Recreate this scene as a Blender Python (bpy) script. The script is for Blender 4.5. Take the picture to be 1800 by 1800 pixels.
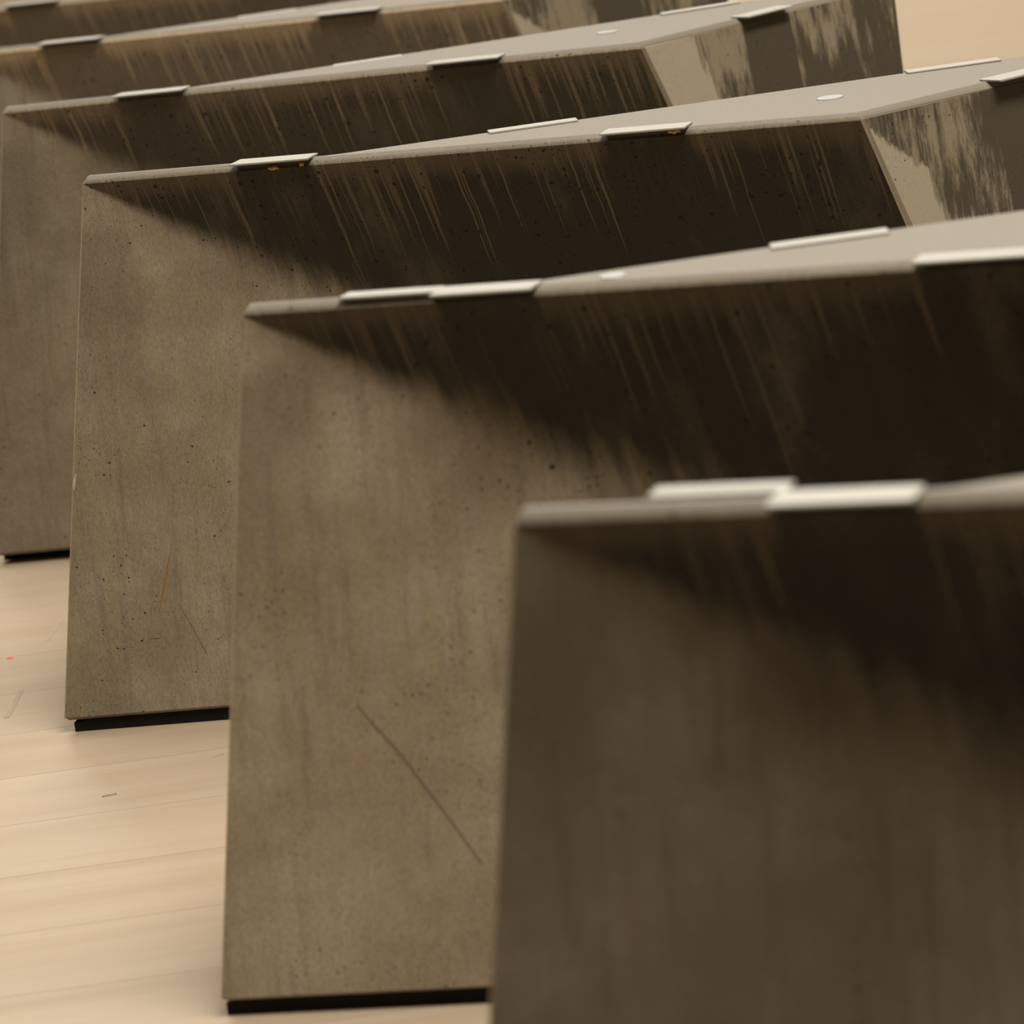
import bpy, bmesh, math, random
from mathutils import Vector, Matrix

for o in list(bpy.data.objects):
    bpy.data.objects.remove(o, do_unlink=True)
SC = bpy.context.scene
COL = SC.collection

# ------------------------------------------------------------------ camera
PITCH, ROLL, EYE = 0.24868, 0.14005, 0.8235
FPX = 6000.0
cam_d = bpy.data.cameras.new('camera')
cam = bpy.data.objects.new('camera', cam_d)
COL.objects.link(cam)
cam_d.sensor_width = 36.0
cam_d.lens = FPX / 1800.0 * 36.0
cam_d.clip_start, cam_d.clip_end = 0.05, 100.0
r0, u0 = Vector((1, 0, 0)), Vector((0, math.sin(PITCH), math.cos(PITCH)))
fw = Vector((0, math.cos(PITCH), -math.sin(PITCH)))
rt = r0 * math.cos(ROLL) - u0 * math.sin(ROLL)
up = r0 * math.sin(ROLL) + u0 * math.cos(ROLL)
m = Matrix((rt, up, -fw)).transposed().to_4x4()
m.translation = Vector((0, 0, EYE))
cam.matrix_world = m
cam_d.dof.use_dof = True
cam_d.dof.focus_distance = 2.74
cam_d.dof.aperture_fstop = 9.0
SC.camera = cam

# ------------------------------------------------------------------ world, lights, exposure
SC.view_settings.view_transform = 'Standard'
SC.view_settings.look = 'None'
SC.view_settings.gamma = 1.0
SC.view_settings.use_curve_mapping = False
SC.view_settings.exposure = 0.0

world = bpy.data.worlds.new('hall_light')
SC.world = world
world.use_nodes = True
bg = world.node_tree.nodes['Background']
bg.inputs[0].default_value = (1.0, 0.86, 0.66, 1)
bg.inputs[1].default_value = 0.03

def area(name, loc, target, sx, sy, power, col):
    d = bpy.data.lights.new(name, 'AREA')
    d.shape = 'RECTANGLE'; d.size = sx; d.size_y = sy
    d.energy = power; d.color = col
    o = bpy.data.objects.new(name, d)
    COL.objects.link(o)
    o.location = loc
    o.rotation_euler = (Vector(target) - Vector(loc)).to_track_quat('-Z', 'Y').to_euler()
    return o

# long rows of ceiling light above and behind the row of concrete
area('ceiling_light', (1.1, 0.95, 3.5), (0.2, 1.9, 0), 2.4, 0.7, 200, (1.0, 0.92, 0.78))
area('ceiling_light', (-0.9, 4.4, 3.6), (-0.8, 4.0, 0), 3.2, 0.7, 132, (1.0, 0.93, 0.80))
area('ceiling_light', (0.5, 8.0, 3.6), (0.5, 7.9, 0), 4.0, 0.7, 235, (1.0, 0.93, 0.80))

# ------------------------------------------------------------------ fitted placement of the six pieces, front to back
FIT = [
    dict(T1L=0.1191, T1R=0.184, T2L=0.4448, T2R=0.5127, B=0.6537, DX1=0.2383, DY1=0.0164, DX2=0.5964, DY2=0.0956, BAL=0.0593, BAR=0.1227, BAY=0.0257, BBL=0.3258, BBLY=0.0679, BBR=0.3876, BBRY=0.0929, BCL=0.6317, BCLY=0.2004, BCR=0.6931, BCRY=0.2279, wa=0.959, T3L=0.1243, T3R=0.1892, WE=0.3215, BLx=-0.0647, BLy=-0.0607, PLx=-0.0633, PLy=-0.0483, Pa=0.1503, TF=-0.0115, x=0.0002, y=1.4654, yaw=-0.3679, t=-0.0036, u=-0.0006),
    dict(T1L=0.1302, T1R=0.1952, T2L=0.4277, T2R=0.5127, B=0.6537, DX1=0.2383, DY1=0.0164, DX2=0.5964, DY2=0.0956, BAL=0.0663, BAR=0.1303, BAY=0.0136, BBL=0.3198, BBLY=0.073, BBR=0.3867, BBRY=0.0972, BCL=0.6317, BCLY=0.2004, BCR=0.6931, BCRY=0.2279, wa=0.959, T3L=0.1243, T3R=0.1892, WE=0.3215, BLx=-0.0612, BLy=-0.0601, PLx=-0.0615, PLy=-0.0542, Pa=0.1523, TF=-0.0109, x=-0.1479, y=2.0758, yaw=-0.3877, t=0.0015, u=-0.0031),
    dict(T1L=0.1331, T1R=0.2001, T2L=0.4408, T2R=0.5084, B=0.642, DX1=0.2383, DY1=0.0164, DX2=0.5984, DY2=0.0922, BAL=0.0618, BAR=0.1275, BAY=0.0197, BBL=0.3276, BBLY=0.0611, BBR=0.3927, BBRY=0.0903, BCL=0.6354, BCLY=0.2017, BCR=0.7054, BCRY=0.2314, wa=0.9352, T3L=0.1341, T3R=0.1892, WE=0.3215, BLx=-0.0682, BLy=-0.0613, PLx=-0.0631, PLy=-0.0556, Pa=0.1458, TF=-0.0084, x=-0.306, y=2.7454, yaw=-0.3458, t=-0.0063, u=0.0075),
    dict(T1L=0.124, T1R=0.1981, T2L=0.4494, T2R=0.5208, B=0.6562, DX1=0.2383, DY1=0.0164, DX2=0.5944, DY2=0.0991, BAL=0.0618, BAR=0.1275, BAY=0.0197, BBL=0.3258, BBLY=0.0679, BBR=0.3876, BBRY=0.0929, BCL=0.6195, BCLY=0.1952, BCR=0.6895, BCRY=0.2283, wa=0.9827, T3L=0.1226, T3R=0.1812, WE=0.3215, BLx=-0.0647, BLy=-0.0607, PLx=-0.0654, PLy=-0.035, Pa=0.1527, TF=-0.0103, x=-0.4395, y=3.3485, yaw=-0.3549, t=0.0053, u=-0.0048),
    dict(T1L=0.1089, T1R=0.1839, T2L=0.4479, T2R=0.5222, B=0.663, DX1=0.2383, DY1=0.0164, DX2=0.5964, DY2=0.0956, BAL=0.0618, BAR=0.1275, BAY=0.0197, BBL=0.3258, BBLY=0.0679, BBR=0.3876, BBRY=0.0929, BCL=0.6317, BCLY=0.2004, BCR=0.6931, BCRY=0.2279, wa=0.959, T3L=0.1243, T3R=0.1892, WE=0.3215, BLx=-0.0647, BLy=-0.0607, PLx=-0.0633, PLy=-0.0483, Pa=0.1503, TF=-0.0116, x=-0.5606, y=3.9556, yaw=-0.3309, t=-0.0012, u=-0.0004),
    dict(T1L=0.1199, T1R=0.1963, T2L=0.4448, T2R=0.5127, B=0.6537, DX1=0.2383, DY1=0.0164, DX2=0.5964, DY2=0.0956, BAL=0.0618, BAR=0.1275, BAY=0.0197, BBL=0.3258, BBLY=0.0679, BBR=0.3876, BBRY=0.0929, BCL=0.6317, BCLY=0.2004, BCR=0.6931, BCRY=0.2279, wa=0.959, T3L=0.1243, T3R=0.1892, WE=0.3215, BLx=-0.0647, BLy=-0.0607, PLx=-0.0633, PLy=-0.0483, Pa=0.1503, TF=-0.0108, x=-0.6753, y=4.548, yaw=-0.3579, t=0.0003, u=-0.0001)
]
H = 0.45          # top of the concrete above the floor
CH = 0.0055        # chamfer along the front edge
PADH = 0.010      # rubber strip under the foot
OVER, SIDE, DROP = 0.40, 0.20, 0.44   # overhang, drift of the bend per metre of drop, drop of the fold

# ------------------------------------------------------------------ node helpers
class NT:
    def __init__(self, name):
        self.m = bpy.data.materials.new(name)
        self.m.use_nodes = True
        self.t = self.m.node_tree
        self.t.nodes.clear()
        self.out = self.n('ShaderNodeOutputMaterial')
        self.b = self.n('ShaderNodeBsdfPrincipled')
        self.l(self.b.outputs[0], self.out.inputs[0])
    def n(self, k, **kw):
        x = self.t.nodes.new(k)
        for a, v in kw.items():
            setattr(x, a, v)
        return x
    def l(self, a, b):
        self.t.links.new(a, b)
    def put(self, v, s):
        if isinstance(v, bpy.types.NodeSocket): self.l(v, s)
        else: s.default_value = v
    def math(self, op, a, b=0.0, c=0.0, clamp=False):
        x = self.n('ShaderNodeMath', operation=op, use_clamp=clamp)
        for i, v in enumerate((a, b, c)): self.put(v, x.inputs[i])
        return x.outputs[0]
    def step(self, v, lo, hi, a=0.0, b=1.0):
        x = self.n('ShaderNodeMapRange', interpolation_type='SMOOTHSTEP')
        for i, q in enumerate((v, lo, hi, a, b)): self.put(q, x.inputs[i])
        return x.outputs[0]
    def comb(self, x, y, z=0.0):
        c = self.n('ShaderNodeCombineXYZ')
        for i, v in enumerate((x, y, z)): self.put(v, c.inputs[i])
        return c.outputs[0]
    def noise(self, vec, scale, detail=3.0, rough=0.5):
        x = self.n('ShaderNodeTexNoise')
        self.put(vec, x.inputs['Vector'])
        x.inputs['Scale'].default_value = scale
        x.inputs['Detail'].default_value = detail
        x.inputs['Roughness'].default_value = rough
        return x.outputs[0]
    def mix(self, f, a, b, mode='MIX'):
        x = self.n('ShaderNodeMix', data_type='RGBA', blend_type=mode)
        self.put(f, x.inputs[0]); self.put(a, x.inputs[6]); self.put(b, x.inputs[7])
        return x.outputs[2]
    def attr(self, name):
        return self.n('ShaderNodeAttribute', attribute_name=name)

def rgb(r, g, b): return (r, g, b, 1.0)

def concrete(name, g, seed, tone=1.0, shade_tone=1.0):
    k = NT(name)
    uv = k.n('ShaderNodeUVMap', uv_map='metres').outputs[0]
    sp = k.n('ShaderNodeSeparateXYZ'); k.l(uv, sp.inputs[0])
    U, V = sp.outputs[0], sp.outputs[1]
    zone = k.attr('zone').outputs['Fac']
    top = k.attr('top').outputs['Fac']
    fold = k.attr('fold').outputs['Fac']
    S = float(seed) * 3.17
    # ---- ground tone
    base_n = k.noise(k.comb(U, V, S), 9.0, 4.0, 0.6)
    grain = k.noise(k.comb(k.math('MULTIPLY', U, 160.0), k.math('MULTIPLY', V, 14.0), S), 1.0, 4.0, 0.65)
    speck = k.noise(k.comb(U, V, S + 5), 420.0, 3.0, 0.7)
    col = k.mix(k.step(base_n, 0.35, 0.68), rgb(0.1369 * tone, 0.1110 * tone, 0.0755 * tone), rgb(0.1961 * tone, 0.1665 * tone, 0.1221 * tone))
    col = k.mix(k.math('MULTIPLY', k.step(grain, 0.42, 0.72), 0.55), col, rgb(0.1591 * tone, 0.1221 * tone, 0.0703 * tone))
    g2 = k.noise(k.comb(k.math('MULTIPLY', U, 90.0), k.math('MULTIPLY', V, 7.0), S + 9), 1.0, 5.0, 0.7)
    col = k.mix(k.math('MULTIPLY', k.step(g2, 0.5, 0.75), 0.5), col, rgb(0.0851 * tone, 0.0681 * tone, 0.0459 * tone))
    cn = k.noise(k.comb(k.math('MULTIPLY', U, 24.0), k.math('MULTIPLY', V, 13.0), S + 90), 1.0, 4.0, 0.6)
    corner = k.math('MULTIPLY', k.math('SUBTRACT', 1.0, k.step(k.math('ADD', U, k.math('MULTIPLY', k.math('SUBTRACT', cn, 0.5), 0.05)), 0.015, 0.05)), k.math('SUBTRACT', 1.0, k.step(k.math('ADD', V, k.math('MULTIPLY', k.math('SUBTRACT', cn, 0.5), 0.20)), 0.06, 0.24)))
    corner = k.math('MULTIPLY', corner, k.step(V, 0.02, 0.05))
    col = k.mix(k.math('MULTIPLY', corner, 0.6), col, rgb(0.085 * tone, 0.066 * tone, 0.043 * tone))
    dots = k.noise(k.comb(k.math('MULTIPLY', U, 900.0), k.math('MULTIPLY', V, 330.0), S + 95), 1.0, 3.0, 0.7)
    col = k.mix(1.0, col, k.mix(k.step(dots, 0.25, 0.75), rgb(0.80, 0.79, 0.77), rgb(1.17, 1.17, 1.17)), 'MULTIPLY')
    # ---- stain and painted shade, long face above the fold, washed pale by runs
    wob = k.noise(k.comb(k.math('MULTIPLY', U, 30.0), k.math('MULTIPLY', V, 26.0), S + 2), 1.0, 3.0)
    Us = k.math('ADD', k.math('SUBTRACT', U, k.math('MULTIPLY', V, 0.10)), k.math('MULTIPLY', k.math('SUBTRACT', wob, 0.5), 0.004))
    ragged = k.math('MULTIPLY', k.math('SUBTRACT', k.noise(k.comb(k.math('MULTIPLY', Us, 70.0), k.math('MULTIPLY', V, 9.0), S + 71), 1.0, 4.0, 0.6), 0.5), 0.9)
    stain_shade = k.math('MULTIPLY', k.math('SUBTRACT', 1.0, k.step(k.math('ADD', fold, ragged), 0.55, 1.35)), k.math('SUBTRACT', 1.0, zone))
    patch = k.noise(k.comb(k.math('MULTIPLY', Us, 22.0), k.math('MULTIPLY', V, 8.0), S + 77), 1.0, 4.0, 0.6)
    col = k.mix(k.math('MULTIPLY', stain_shade, k.step(patch, 0.2, 0.5, 0.72, 0.95)), col, rgb(0.060 * shade_tone, 0.049 * shade_tone, 0.034 * shade_tone))
    intab = None
    for a, b in ((g['T1L'], g['T1R']), (g['T2L'], g['T2R'])):
        w = k.math('MULTIPLY', k.step(Us, a - 0.002, a + 0.002), k.math('SUBTRACT', 1.0, k.step(Us, b - 0.002, b + 0.002)))
        intab = w if intab is None else k.math('MAXIMUM', intab, w)
    free = k.math('SUBTRACT', 1.0, k.math('MULTIPLY', intab, 0.85))
    run_n = k.noise(k.comb(k.math('MULTIPLY', Us, 150.0), k.math('MULTIPLY', V, 2.2), S + 20), 1.0, 2.0, 0.55)
    fine_n = k.noise(k.comb(k.math('MULTIPLY', Us, 420.0), k.math('MULTIPLY', V, 3.0), S + 31), 1.0, 2.0, 0.5)
    th = k.math('ADD', 0.50, k.math('MULTIPLY', V, 2.3))
    runs = k.step(run_n, th, k.math('ADD', th, 0.10))
    th2 = k.math('ADD', 0.54, k.math('MULTIPLY', V, 1.5))
    runs = k.math('MAXIMUM', k.math('MULTIPLY', runs, 0.7), k.step(fine_n, th2, k.math('ADD', th2, 0.06)))
    lip = k.math('MULTIPLY', k.math('SUBTRACT', 1.0, k.step(k.math('ADD', V, k.math('MULTIPLY', wob, 0.02)), 0.012, 0.035)), 0.6)
    runs = k.math('MULTIPLY', k.math('MAXIMUM', runs, lip), k.math('MULTIPLY', free, k.math('SUBTRACT', 1.0, zone)))
    runs = k.math('MULTIPLY', runs, k.math('SUBTRACT', 1.0, k.step(fold, 0.9, 1.3)))
    col = k.mix(k.math('MULTIPLY', runs, 0.75), col, rgb(0.27 * (0.3 + 0.7 * shade_tone), 0.205 * (0.3 + 0.7 * shade_tone), 0.125 * (0.3 + 0.7 * shade_tone)))
    # ---- pale bloom with dark runs on the short face
    Uw = k.math('SUBTRACT', U, k.math('MULTIPLY', V, 0.14))
    bl = k.noise(k.comb(k.math('MULTIPLY', Uw, 120.0), k.math('MULTIPLY', V, 17.0), S + 40), 1.0, 6.0, 0.75)
    big = k.noise(k.comb(k.math('MULTIPLY', Uw, 16.0), k.math('MULTIPLY', V, 10.0), S + 47), 1.0, 2.0)
    w3 = k.math('MULTIPLY', k.step(Uw, g['T3L'], g['T3L'] + 0.003), k.math('SUBTRACT', 1.0, k.step(Uw, g['T3R'], g['T3R'] + 0.003)))
    far = k.step(Uw, g['T3R'], g['T3R'] + 0.01)
    lvl = k.math('ADD', bl, k.math('MULTIPLY', k.math('SUBTRACT', big, 0.5), 0.7))
    lvl = k.math('SUBTRACT', lvl, k.math('MULTIPLY', w3, 0.5))
    lvl = k.math('SUBTRACT', lvl, k.math('MULTIPLY', far, k.math('MULTIPLY', k.step(V, 0.02, 0.07), 0.14)))
    wide = k.math('MINIMUM', k.math('MULTIPLY', k.math('SUBTRACT', V, 0.010), 0.85), 0.034) if seed % 2 else k.math('ADD', 0.036, k.math('MULTIPLY', big, 0.03))
    edge = k.math('SUBTRACT', k.math('SUBTRACT', U, k.math('MULTIPLY', V, 0.47)), k.math('ADD', 0.005, wide))
    edge = k.math('ADD', edge, k.math('MULTIPLY', k.math('SUBTRACT', bl, 0.5), 0.045))
    tri = k.math('SUBTRACT', 1.0, k.step(edge, -0.002, 0.003))
    bloom = k.step(lvl, 0.40, 0.62)
    wcol = k.mix(bloom, rgb(0.070, 0.057, 0.039), rgb(0.245, 0.208, 0.145))
    wcol = k.mix(tri, wcol, rgb(0.36, 0.32, 0.245))
    col = k.mix(zone, col, wcol)
    # ---- the cast top is pale
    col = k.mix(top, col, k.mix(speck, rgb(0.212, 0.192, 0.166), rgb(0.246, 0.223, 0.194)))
    col = k.mix(0.35, col, k.mix(1.0, col, k.mix(speck, rgb(0.55, 0.55, 0.55), rgb(1.35, 1.35, 1.35)), 'MULTIPLY'))
    col = k.mix(k.math('MULTIPLY', k.step(k.attr('arris').outputs['Fac'], 0.35, 0.6), 0.5), col, rgb(0.40, 0.33, 0.22))  # lit rim of the left edge, painted as a pale line
    # ---- air holes
    hole = None
    clump = k.noise(k.comb(U, V, S + 60), 14.0, 2.0)
    for sc, rad, keep in ((85.0, 0.16, 0.80), (190.0, 0.19, 0.78), (420.0, 0.21, 0.82)):
        vo = k.n('ShaderNodeTexVoronoi', feature='F1')
        dis = k.n('ShaderNodeTexNoise'); dis.inputs['Scale'].default_value = sc * 1.6
        k.l(k.comb(U, V, S), dis.inputs['Vector'])
        va = k.n('ShaderNodeVectorMath', operation='MULTIPLY_ADD')
        k.l(dis.outputs['Color'], va.inputs[0]); va.inputs[1].default_value = (0.35 / sc,) * 3
        k.l(k.comb(k.math('ADD', U, S), V, 0.0), va.inputs[2])
        vo.voronoi_dimensions = '2D'
        k.l(va.outputs[0], vo.inputs['Vector']); vo.inputs['Scale'].default_value = sc
        cs = k.n('ShaderNodeSeparateColor'); k.l(vo.outputs['Color'], cs.inputs[0])
        has = k.math('GREATER_THAN', k.math('ADD', cs.outputs[0], k.math('MULTIPLY', k.math('SUBTRACT', clump, 0.5), 0.9)), k.math('ADD', keep, k.math('MULTIPLY', k.step(fold, 0.9, 1.5), (0.36 if sc < 100 else 0.22 if sc < 200 else 0.12))))
        rr = k.math('MULTIPLY', rad, k.math('ADD', 0.45, k.math('MULTIPLY', cs.outputs[1], 0.55)))
        h = k.math('MULTIPLY', has, k.math('SUBTRACT', 1.0, k.step(vo.outputs['Distance'], k.math('MULTIPLY', rr, 0.75), rr)))
        hole = h if hole is None else k.math('MAXIMUM', hole, h)
    hole = k.math('MULTIPLY', hole, k.math('SUBTRACT', 1.0, top))
    col = k.mix(k.math('MULTIPLY', hole, 0.88), col, rgb(0.012, 0.010, 0.007))
    k.l(col, k.b.inputs['Base Color'])
    k.b.inputs['Roughness'].default_value = 0.78
    k.b.inputs['Specular IOR Level'].default_value = 0.25
    bp = k.n('ShaderNodeBump'); bp.inputs['Strength'].default_value = 0.5
    bp.inputs['Distance'].default_value = 0.002
    hgt = k.math('SUBTRACT', k.math('MULTIPLY', speck, 0.12), hole)
    k.l(hgt, bp.inputs['Height']); k.l(bp.outputs[0], k.b.inputs['Normal'])
    return k.m

def plain(name, c, rough=0.6, metal=0.0, spec=0.4, vary=0.12, scale=60.0):
    k = NT(name)
    tc = k.n('ShaderNodeTexCoord').outputs['Object']
    n = k.noise(tc, scale, 4.0, 0.6)
    lo = tuple(x * (1 - vary) for x in c); hi = tuple(min(1, x * (1 + vary)) for x in c)
    k.l(k.mix(n, rgb(*lo), rgb(*hi)), k.b.inputs['Base Color'])
    k.b.inputs['Roughness'].default_value = rough
    k.b.inputs['Metallic'].default_value = metal
    k.b.inputs['Specular IOR Level'].default_value = spec
    return k.m

def wood_floor():
    k = NT('pale_maple')
    oi = k.n('ShaderNodeObjectInfo').outputs['Random']
    tc = k.n('ShaderNodeTexCoord').outputs['Object']
    sp = k.n('ShaderNodeSeparateXYZ'); k.l(tc, sp.inputs[0])
    x, y = sp.outputs[0], sp.outputs[1]
    off = k.math('MULTIPLY', oi, 37.0)
    g1 = k.noise(k.comb(k.math('MULTIPLY', x, 1.6), k.math('MULTIPLY', y, 26.0), off), 1.0, 5.0, 0.6)
    g2 = k.noise(k.comb(k.math('MULTIPLY', x, 7.0), k.math('MULTIPLY', y, 260.0), off), 1.0, 3.0, 0.6)
    g3 = k.noise(k.comb(k.math('MULTIPLY', x, 3.0), k.math('MULTIPLY', y, 9.0), off), 1.0, 2.0)
    c = k.mix(k.step(g1, 0.3, 0.7), rgb(0.3919, 0.3012, 0.2137), rgb(0.4442, 0.3580, 0.2732))
    c = k.mix(k.math('MULTIPLY', k.step(g2, 0.45, 0.8), 0.25), c, rgb(0.3397, 0.2552, 0.1713))
    c = k.mix(k.math('MULTIPLY', k.step(g3, 0.4, 0.75), 0.30), c, rgb(0.4311, 0.3331, 0.2528))
    c = k.mix(k.math('MULTIPLY', oi, 0.10), c, rgb(0.3658, 0.2836, 0.2039))
    k.l(c, k.b.inputs['Base Color'])
    k.b.inputs['Roughness'].default_value = 0.45
    k.b.inputs['Specular IOR Level'].default_value = 0.3
    return k.m

M_PLATE = plain('brushed_zinc_plate', (0.34, 0.325, 0.30), 0.42, 0.15, 0.5, 0.06, 200)
M_DISC = plain('zinc_insert', (0.40, 0.40, 0.40), 0.35, 0.2, 0.5, 0.05, 200)
M_RUB = plain('black_rubber', (0.010, 0.009, 0.008), 0.85, 0, 0.2, 0.3, 80)
M_SPL = plain('raw_wood_splinter', (0.62, 0.38, 0.12), 0.8, 0, 0.2, 0.3, 300)
M_WOOD = wood_floor()
M_SUB = plain('subfloor_dark', (0.10, 0.07, 0.045), 0.9)
M_WALL = plain('pale_plaster', (0.75, 0.70, 0.62), 0.9, 0, 0.2, 0.04, 4)
M_RUST = plain('rust_scratch', (0.26, 0.13, 0.045), 0.9, 0, 0.1, 0.4, 400)
M_CHIP = plain('fresh_chip', (0.42, 0.37, 0.29), 0.9, 0, 0.1, 0.3, 400)
M_GREYMK = plain('grey_scuff', (0.36, 0.31, 0.23), 0.8, 0, 0.2, 0.25, 150)
M_FAINT = plain('faint_scratch', (0.185, 0.160, 0.118), 0.85, 0, 0.2, 0.3, 300)
M_DARKMK = plain('dark_scuff', (0.20, 0.17, 0.13), 0.8, 0, 0.2, 0.3, 150)
M_REDMK = plain('red_paint', (0.72, 0.10, 0.09), 0.6, 0, 0.3, 0.1, 150)

# ------------------------------------------------------------------ object helpers
def link(name, me, mat=None, parent=None):
    o = bpy.data.objects.new(name, me)
    COL.objects.link(o)
    if mat is not None and not me.materials: me.materials.append(mat)
    if parent is not None: o.parent = parent
    return o

def box_mesh(name, a, b, bev=0.0):
    bm = bmesh.new()
    bmesh.ops.create_cube(bm, size=1.0)
    for v in bm.verts:
        v.co = Vector(((v.co.x + .5) * (b[0] - a[0]) + a[0], (v.co.y + .5) * (b[1] - a[1]) + a[1], (v.co.z + .5) * (b[2] - a[2]) + a[2]))
    if bev > 0:
        bmesh.ops.bevel(bm, geom=bm.edges[:], offset=bev, segments=1, affect='EDGES')
    me = bpy.data.meshes.new(name); bm.to_mesh(me); bm.free()
    return me

# ------------------------------------------------------------------ floor: planks running across the view
floor = link('floor', box_mesh('floor', (-5, -1, -0.03), (7, 14, -0.012)), M_SUB)
floor['kind'] = 'structure'
wall = link('wall_back', box_mesh('wall_back', (-5, 13.6, -0.03), (7, 13.8, 3.6)), M_WALL)
wall['kind'] = 'structure'
PW = 0.1196
def plank_mesh(L):
    return box_mesh('plank', (0, 0.00025, -0.012), (L, PW - 0.00025, 0.0))
P_LONG, P_MID = plank_mesh(5.2), plank_mesh(6.6)
rng = random.Random(4)
y = 2.374 - 26 * PW
while y < 13.6:
    s = rng.uniform(-0.05, 0.35)
    for me, x in ((P_LONG, s - 5.2), (P_MID, s + 0.0004)):
        p = link('plank', me, M_WOOD, floor)
        p.location = (x, y, 0)
    y += PW

def mark(pts, mat):
    bm = bmesh.new()
    lo = [bm.verts.new((p[0], p[1], 0.0)) for p in pts]
    hi = [bm.verts.new((p[0], p[1], 0.0003)) for p in pts]
    bm.faces.new(hi); bm.faces.new(lo[::-1])
    n = len(pts)
    for i in range(n): bm.faces.new((lo[i], lo[(i + 1) % n], hi[(i + 1) % n], hi[i]))
    me = bpy.data.meshes.new('paint_fleck'); bm.to_mesh(me); bm.free()
    return link('paint_fleck', me, mat, floor)

def streak(a, b, w, mat, seed=1):
    R = random.Random(seed)
    a, b = Vector(a), Vector(b)
    d = (b - a); n = Vector((-d.y, d.x)).normalized()
    A = [a + d * (i / 6) + n * w * R.uniform(.3, .6) for i in range(7)]
    B = [a + d * (i / 6) - n * w * R.uniform(.3, .6) for i in range(7)]
    return mark([(p.x, p.y) for p in A + B[::-1]], mat)

streak((-0.4495, 2.782), (-0.4445, 2.860), 0.0048, M_GREYMK, 2)
streak((-0.4365, 3.010), (-0.4290, 3.082), 0.0032, M_GREYMK, 3)
streak((-0.3470, 2.5325), (-0.3355, 2.5338), 0.0035, M_DARKMK, 4)
streak((-0.2640, 2.5935), (-0.2540, 2.5972), 0.0030, M_GREYMK, 5)
mark([(-0.4668 + 0.0032 * math.cos(t * math.pi / 6), 2.9689 + 0.0035 * math.sin(t * math.pi / 6), 0) for t in range(12)], M_REDMK)

# ------------------------------------------------------------------ the folded concrete piece
def lerp(a, b, t): return a + (b - a) * t

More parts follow.
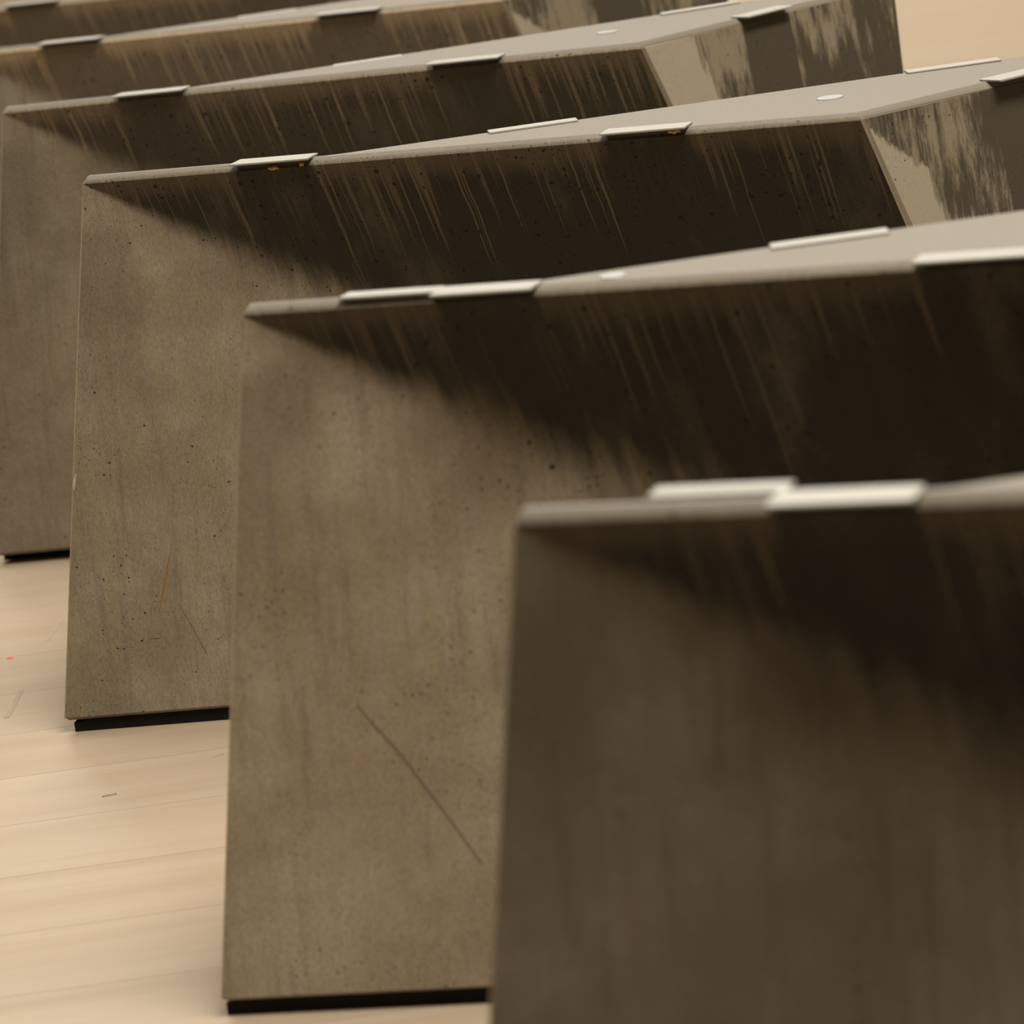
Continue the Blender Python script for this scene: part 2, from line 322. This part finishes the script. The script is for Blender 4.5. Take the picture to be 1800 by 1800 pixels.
def body_mesh(g):
    tt, uu = g['t'], g['u']
    bm = bmesh.new()
    luv = bm.loops.layers.uv.new('metres')
    lz = bm.verts.layers.float.new('zone')
    lt = bm.verts.layers.float.new('top')
    lf = bm.verts.layers.float.new('fold')
    la = bm.verts.layers.float.new('arris')
    UVc = {}
    def V(a, e, z, uv, zone=0.0, top=0.0, fold=2.0):
        z2 = z + (tt * (a - 0.3) - uu * e) * max(0.0, z / H)
        v = bm.verts.new((a, e, z2))
        v[lz] = zone; v[lt] = top; v[lf] = fold
        UVc[v] = uv
        return v
    B = g['B']; dw = Vector((math.cos(g['wa']), math.sin(g['wa']))); nw = Vector((-dw.y, dw.x))
    ZB = PADH + 0.004
    D = H - CH - ZB
    bl = Vector((g['BLx'], g['BLy']))
    pa = g['Pa']
    xbot = B + SIDE * D
    NU = 44
    us = [0.0, 0.0020] + [(i / NU) ** 1.35 for i in range(1, NU + 1)]
    def base_pt(u):
        x = lerp(bl.x, xbot, u)
        e0 = bl.y + (x - bl.x) * math.tan(pa)
        e1 = OVER * D - (bl.y + (xbot - bl.x) * math.tan(pa))
        return Vector((x, e0 + e1 * u ** 4, ZB))
    def crease_pt(u):
        d = min(DROP * u * B / 0.657 * 1.0, D)
        return Vector((u * B + SIDE * d, OVER * d, H - CH - d))
    def profile(u):
        p0 = Vector((u * B, 0, H - CH)); pc = crease_pt(u); pb = base_pt(u)
        l0 = (pc - p0).length; l1 = (pb - pc).length
        q = 0.24 * l0; q1 = min(q, l1 * 0.5)
        m1 = pc.lerp(p0, q / l0) if l0 > 1e-6 else pc.copy()
        m2 = pc.lerp(pb, q1 / l1) if l1 > 1e-6 else pc.copy()
        pts = []
        for i in range(7): pts.append((p0.lerp(m1, i / 7), 0.64 * i / 7))
        for i in range(11):
            t = i / 10
            pts.append((m1 * (1 - t) ** 2 + pc * 2 * t * (1 - t) + m2 * t * t, 0.64 + 0.72 * t))
        for i in range(1, 13): pts.append((m2.lerp(pb, i / 12), 1.36 + i * 0.2))
        return pts
    cols = []
    for u in us:
        pr = profile(u)
        cols.append([V(p.x, p.y + 0.0, p.z, (p.x, H - CH - p.z), 0, 0, f) for p, f in pr])
    for v in cols[0]: v[la] = 1.0
    # wing (short face)
    NW = 10
    WE = g['WE']
    e0t = Vector((B, 0)) + dw * 0.0048
    e1t = Vector((B, 0)) + dw * WE
    c_bot = Vector((B + SIDE * D, OVER * D))
    e0b = c_bot + dw * 0.012
    e1b = e1t + dw * 0.006
    ndiv = len(cols[-1])
    wing = []
    for j in range(NW + 1):
        w = j / NW
        cc = []
        for kx in range(ndiv):
            zf = cols[-1][kx].co
            d = (H - CH) - (profile(1.0)[kx][0].z)
            s = d / D
            a = e0t.lerp(e0b, s); b = e1t.lerp(e1b, s)
            p = a.lerp(b, w)
            cc.append(V(p.x, p.y, H - CH - d, ((p - Vector((B, 0))).dot(dw), d), 1.0))
        wing.append(cc)
    front = cols + wing                                         # continuous strip of columns
    def twin(v): return V(v.co.x + 2e-6, v.co.y - 2e-6, v.co.z, UVc[v], 0, 0, 2.0)
    sA, sB = [twin(v) for v in cols[-1]], [twin(v) for v in wing[0]]
    for v, w in zip(sA + sB, cols[-1] + wing[0]): v.co = w.co + Vector((2e-6, -2e-6, 0))
    n = len(front)
    # inset points of the top, one for each column
    def inset(j):
        if j < len(cols):
            u = us[j]
            x = lerp(0.003, B - CH * math.tan(0.5 * g['wa']) , u)
            return V(x, CH, H, (x, -0.010), 0, 1.0)
        w = (j - len(cols)) / NW
        p = (Vector((B, 0)) + dw * lerp(0.004, WE - 0.003, w)) + nw * CH
        return V(p.x, p.y, H, (p.x, -0.010 - p.y), 0, 1.0)
    topin = [inset(j) for j in range(n)]
    def bot(j):                                                 # lower bevel
        v = front[j][-1].co
        q = Vector((0, 0.006)) if j < len(cols) else nw * 0.006
        return V(v.x + q.x + (0.003 if j == 0 else 0), v.y + q.y, PADH, (v.x, D + 0.012))
    botin = [bot(j) for j in range(n)]
    # back outline of the top: parallel to the front on the left, then running straight to the right end
    s = (g['BCRY'] - g['BBLY']) / (g['BCR'] - g['BBL'])
    th = 0.0095
    xb = g['BBL'] - (g['BBLY'] - th) / s
    def yb(x): return th if x < xb else g['BBLY'] + s * (x - g['BBL'])
    back = []
    for j in range(n):
        tp = topin[j].co
        bk = [V(tp.x, max(yb(tp.x), tp.y + 0.001), H, (tp.x, -0.02 - yb(tp.x)), 0, 1.0)]
        w = (j - len(cols)) / NW if j >= len(cols) else 0.0
        if w > 0: bk[0].co.x = tp.x - 0.020 * w; bk[0].co.y = max(yb(bk[0].co.x), tp.y + 0.006)
        for kx in range(1, ndiv):
            c = front[j][kx].co
            if w > 0:
                px = c.x - 0.022 * w
                bk.append(V(px, max(c.y + 0.014, yb(px)), c.z, (c.x + 0.4, H - c.z)))
                continue
            bk.append(V(c.x + (0.003 if j == 0 else 0), max(c.y + 0.0095 + 0.02 * min(1, 8 * (H - c.z)) * min(1.0, max(0.0, c.x) / 0.15), yb(c.x)), c.z, (c.x + 0.4, H - c.z)))
        c = bk[-1].co
        bk.append(V(c.x, max(c.y, botin[j].co.y + 0.004), PADH, (c.x + 0.4, H)))
        back.append(bk)
    for j in range(n - 1):
        fa, fb = (sA, sB) if j == len(cols) - 1 else (front[j], front[j + 1])
        for kx in range(ndiv - 1):
            bm.faces.new((fa[kx], fa[kx + 1], fb[kx + 1], fb[kx]))
        bm.faces.new((topin[j], front[j][0], front[j + 1][0], topin[j + 1]))
        bm.faces.new((front[j][-1], botin[j], botin[j + 1], front[j + 1][-1]))
        bm.faces.new((back[j][0], topin[j], topin[j + 1], back[j + 1][0]))
        bm.faces.new((botin[j], back[j][-1], back[j + 1][-1], botin[j + 1]))
        for kx in range(ndiv):
            bm.faces.new((back[j][kx], back[j + 1][kx], back[j + 1][kx + 1], back[j][kx + 1]))
    for j in (0, n - 1):                                        # the two end faces
        loopv = [topin[j]] + front[j] + [botin[j]]
        for kx in range(ndiv):
            bm.faces.new((loopv[kx], loopv[kx + 1], back[j][kx + 1], back[j][kx]))
        bm.faces.new((loopv[ndiv], loopv[ndiv + 1], back[j][ndiv]))
    for fc in bm.faces:
        fc.smooth = True
        for lp in fc.loops: lp[luv].uv = UVc[lp.vert]
    bmesh.ops.remove_doubles(bm, verts=bm.verts[:], dist=1e-7)
    bmesh.ops.dissolve_degenerate(bm, edges=bm.edges[:], dist=1e-7)
    bmesh.ops.triangulate(bm, faces=[x for x in bm.faces if len(x.verts) > 4])
    bmesh.ops.recalc_face_normals(bm, faces=bm.faces[:])
    for e in bm.edges:
        e.smooth = not (len(e.link_faces) != 2 or e.calc_face_angle(0) > 0.22)
    me = bpy.data.meshes.new('concrete_body')
    bm.to_mesh(me); bm.free()
    return me, dict(base=base_pt, dw=dw, nw=nw, xbot=xbot)

def tilt(g, a, e): return g['t'] * (a - 0.3) - g['u'] * e

def plate(parent, g, p, q, out, name='steel_plate', back=False):
    """flat metal plate lying on the edge between plan points p and q, its lip pointing along out"""
    p, q = Vector(p), Vector(q)
    out = Vector(out).normalized()
    lip, inn = (0.0, 0.016 if back else 0.024)
    L = (q - p).length
    me = box_mesh(name, (0, -inn, 0), (L, lip, 0.0016), 0.0003)
    o = link(name, me, M_PLATE, parent)
    d = (q - p).normalized()
    left = Vector((-d.y, d.x))
    if left.dot(out) < 0:
        p, q = q, p; d = -d
    za = H + tilt(g, p.x, p.y); zb = H + tilt(g, q.x, q.y)
    x = Vector((d.x, d.y, (zb - za) / L)).normalized()
    yv = Vector((-d.y, d.x, 0)); zv = x.cross(yv).normalized(); yv = zv.cross(x)
    mm = Matrix((x, yv, zv)).transposed().to_4x4()
    mm.translation = Vector((p.x, p.y, za + 0.0001))
    o.matrix_local = mm
    return o

def disc(parent, g, a, e, rad=0.0105):
    bm = bmesh.new()
    bmesh.ops.create_cone(bm, cap_ends=True, segments=40, radius1=rad, radius2=rad, depth=0.0012)
    bmesh.ops.bevel(bm, geom=[x for x in bm.edges if abs(x.verts[0].co.z - x.verts[1].co.z) < 1e-6 and x.verts[0].co.z > 0], offset=0.0003, segments=1, affect='EDGES')
    me = bpy.data.meshes.new('round_insert'); bm.to_mesh(me); bm.free()
    o = link('round_insert', me, M_DISC, parent)
    o.location = (a, e, H + tilt(g, a, e) + 0.0004)
    return o

def pad(parent, g, info):
    pa = g['Pa']; d = Vector((math.cos(pa), math.sin(pa))); nrm = Vector((-d.y, d.x))
    p0 = Vector((g['PLx'], g['PLy']))
    L = 0.34
    bm = bmesh.new()
    prof = [(0.0, 0.0), (0.0, 0.0078), (0.016, 0.0100), (L, 0.0100), (L, 0.0)]
    A, Bv = [], []
    for s, z in prof:
        a = p0 + d * s; b = a + nrm * 0.020
        A.append(bm.verts.new((a.x, a.y, z))); Bv.append(bm.verts.new((b.x, b.y, z)))
    bm.faces.new(A); bm.faces.new(Bv[::-1])
    for i in range(5): bm.faces.new((A[i], Bv[i], Bv[(i + 1) % 5], A[(i + 1) % 5]))
    bmesh.ops.recalc_face_normals(bm, faces=bm.faces[:])
    me = bpy.data.meshes.new('rubber_strip'); bm.to_mesh(me); bm.free()
    link('rubber_strip', me, M_RUB, parent)
    # second strip under the far foot
    e = info['base'](1.0)
    me2 = box_mesh('rubber_strip', (e.x - 0.04, e.y + 0.02, 0), (e.x + 0.03, e.y + 0.09, PADH), 0.0006)
    link('rubber_strip', me2, M_RUB, parent)

def splinter(parent, a, e, z, L, seed):
    R = random.Random(seed)
    bm = bmesh.new()
    n = 5
    ring = []
    for i in range(n):
        t = i / (n - 1); w = 0.0011 * (0.4 + math.sin(math.pi * min(max(t, .1), .9)))
        c = Vector((a + L * (t - .5), e + R.uniform(-.0006, .0006), z + R.uniform(-.0007, .0007)))
        ring.append([bm.verts.new(c + Vector((0, w * x, w * y))) for x, y in ((1, 0), (0, 1), (-1, 0), (0, -1))])
    for i in range(n - 1):
        for j in range(4): bm.faces.new((ring[i][j], ring[i][(j + 1) % 4], ring[i + 1][(j + 1) % 4], ring[i + 1][j]))
    bm.faces.new(ring[0][::-1]); bm.faces.new(ring[-1])
    me = bpy.data.meshes.new('wood_splinter'); bm.to_mesh(me); bm.free()
    return link('wood_splinter', me, M_SPL, parent)

def scratch(parent, pts, w, mat):
    """thin mark lying on the leg panel: a flat sliver following the surface"""
    bm = bmesh.new()
    rows = []
    n = len(pts)
    for i, p in enumerate(pts):
        p = Vector(p) + Vector((0, -0.0001, 0))
        t = 0.35 if i in (0, n - 1) else 1.0
        q = (Vector(pts[min(i + 1, n - 1)]) - Vector(pts[max(i - 1, 0)])).normalized()
        sd = q.cross(Vector((0, -1, 0))).normalized() * (w * 0.5 * t)
        rows.append([bm.verts.new(p + sd), bm.verts.new(p - sd), bm.verts.new(p - sd + Vector((0, -0.0003, 0))), bm.verts.new(p + sd + Vector((0, -0.0003, 0)))])
    for a, b in zip(rows, rows[1:]):
        for j in range(4): bm.faces.new((a[j], a[(j + 1) % 4], b[(j + 1) % 4], b[j]))
    bm.faces.new(rows[0]); bm.faces.new(rows[-1][::-1])
    bmesh.ops.recalc_face_normals(bm, faces=bm.faces[:])
    me = bpy.data.meshes.new('surface_scratch'); bm.to_mesh(me); bm.free()
    return link('surface_scratch', me, mat, parent)

LABELS = [
    'nearest folded concrete piece, blurred, with the darkest leg panel, cut off by the frame',
    'blurred folded concrete piece directly behind the nearest one, olive grey leg on a black strip',
    'sharply focused folded concrete piece with pitted dark face, whole left leg and a rust scratch',
    'folded concrete piece just behind the sharply focused one, its short streaked face fully in view',
    'softly blurred folded concrete piece second behind the sharply focused one, with tan streaks',
    'farthest folded concrete piece in the row, mostly cut off by the top of the frame',
]
TONE = [(0.84, 0.30), (1.70, 0.35), (1.42, 0.45), (1.15, 0.92), (1.2, 2.5), (1.2, 2.0)]     # ground tone, then stain with painted shade, differ from piece to piece
for i, g in enumerate(FIT):
    root = bpy.data.objects.new('concrete_bench_module', None)
    COL.objects.link(root)
    root.empty_display_size = 0.1
    root.location = (g['x'], g['y'], 0)
    root.rotation_euler = (0, 0, g['yaw'])
    root['label'] = LABELS[i]; root['category'] = 'concrete bench'
    root['group'] = 'folded concrete pieces standing in a row'
    me, info = body_mesh(g)
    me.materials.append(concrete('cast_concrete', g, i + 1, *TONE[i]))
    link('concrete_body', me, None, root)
    tf = g['TF']
    plate(root, g, (g['T1L'], tf), (g['T1R'], tf), (0, -1))
    plate(root, g, (g['T2L'], tf), (g['T2R'], tf), (0, -1))
    dw, nw = info['dw'], info['nw']
    o3 = Vector((g['B'], 0)) - nw * 0.011
    plate(root, g, o3 + dw * g['T3L'], o3 + dw * g['T3R'], -nw)
    if i < 2: plate(root, g, (g['BAL'], g['BAY'] + 0.002), (g['BAR'], g['BAY'] + 0.002), (0, 1), back=True)
    for a in ('BB', 'BC'):
        p = Vector((g[a + 'L'], g[a + 'LY'])); q = Vector((g[a + 'R'], g[a + 'RY']))
        nn = Vector((-(q - p).y, (q - p).x)).normalized()
        dz = -0.0014 if (i >= 3 and a == 'BB') else 0.0
        plate(root, g, p + nn * 0.004, q + nn * 0.004, nn, back=True).location.z += dz
    if i < 2: disc(root, g, g['DX1'], g['DY1'], 0.008)
    disc(root, g, g['DX2'], g['DY2'])
    pad(root, g, info)
    if i == 2:
        splinter(root, 0.168, -0.002, H - 0.004, 0.009, 1)
        splinter(root, 0.192, -0.002, H - 0.003, 0.004, 2)
        splinter(root, 0.4985, -0.003, H - 0.003, 0.010, 3)
        scratch(root, [(.0361, -.0266, .1427), (.0333, -.0285, .1337), (.0309, -.0302, .1246), (.0266, -.0330, .1110), (.0229, -.0355, .0982)], 0.0013, M_RUST)
        scratch(root, [(.0387, -.0324, .0995), (.0477, -.0336, .0809), (.0582, -.0356, .0567)], 0.0005, M_DARKMK)
        scratch(root, [(.0122, -.0408, .0739), (.0203, -.0395, .0736)], 0.0009, M_DARKMK)
        scratch(root, [(-.0340, -.0327, .2150), (-.0350, -.0329, .2112), (-.0368, -.0341, .2044), (-.0372, -.0345, .2010)], 0.0022, M_CHIP)
    if i == 1:
        scratch(root, [(.0457, -.0170, .1950), (.0519, -.0169, .1855), (.0694, -.0164, .1624), (.0930, -.0172, .1247), (.1152, -.0188, .0892)], 0.0010, M_FAINT)
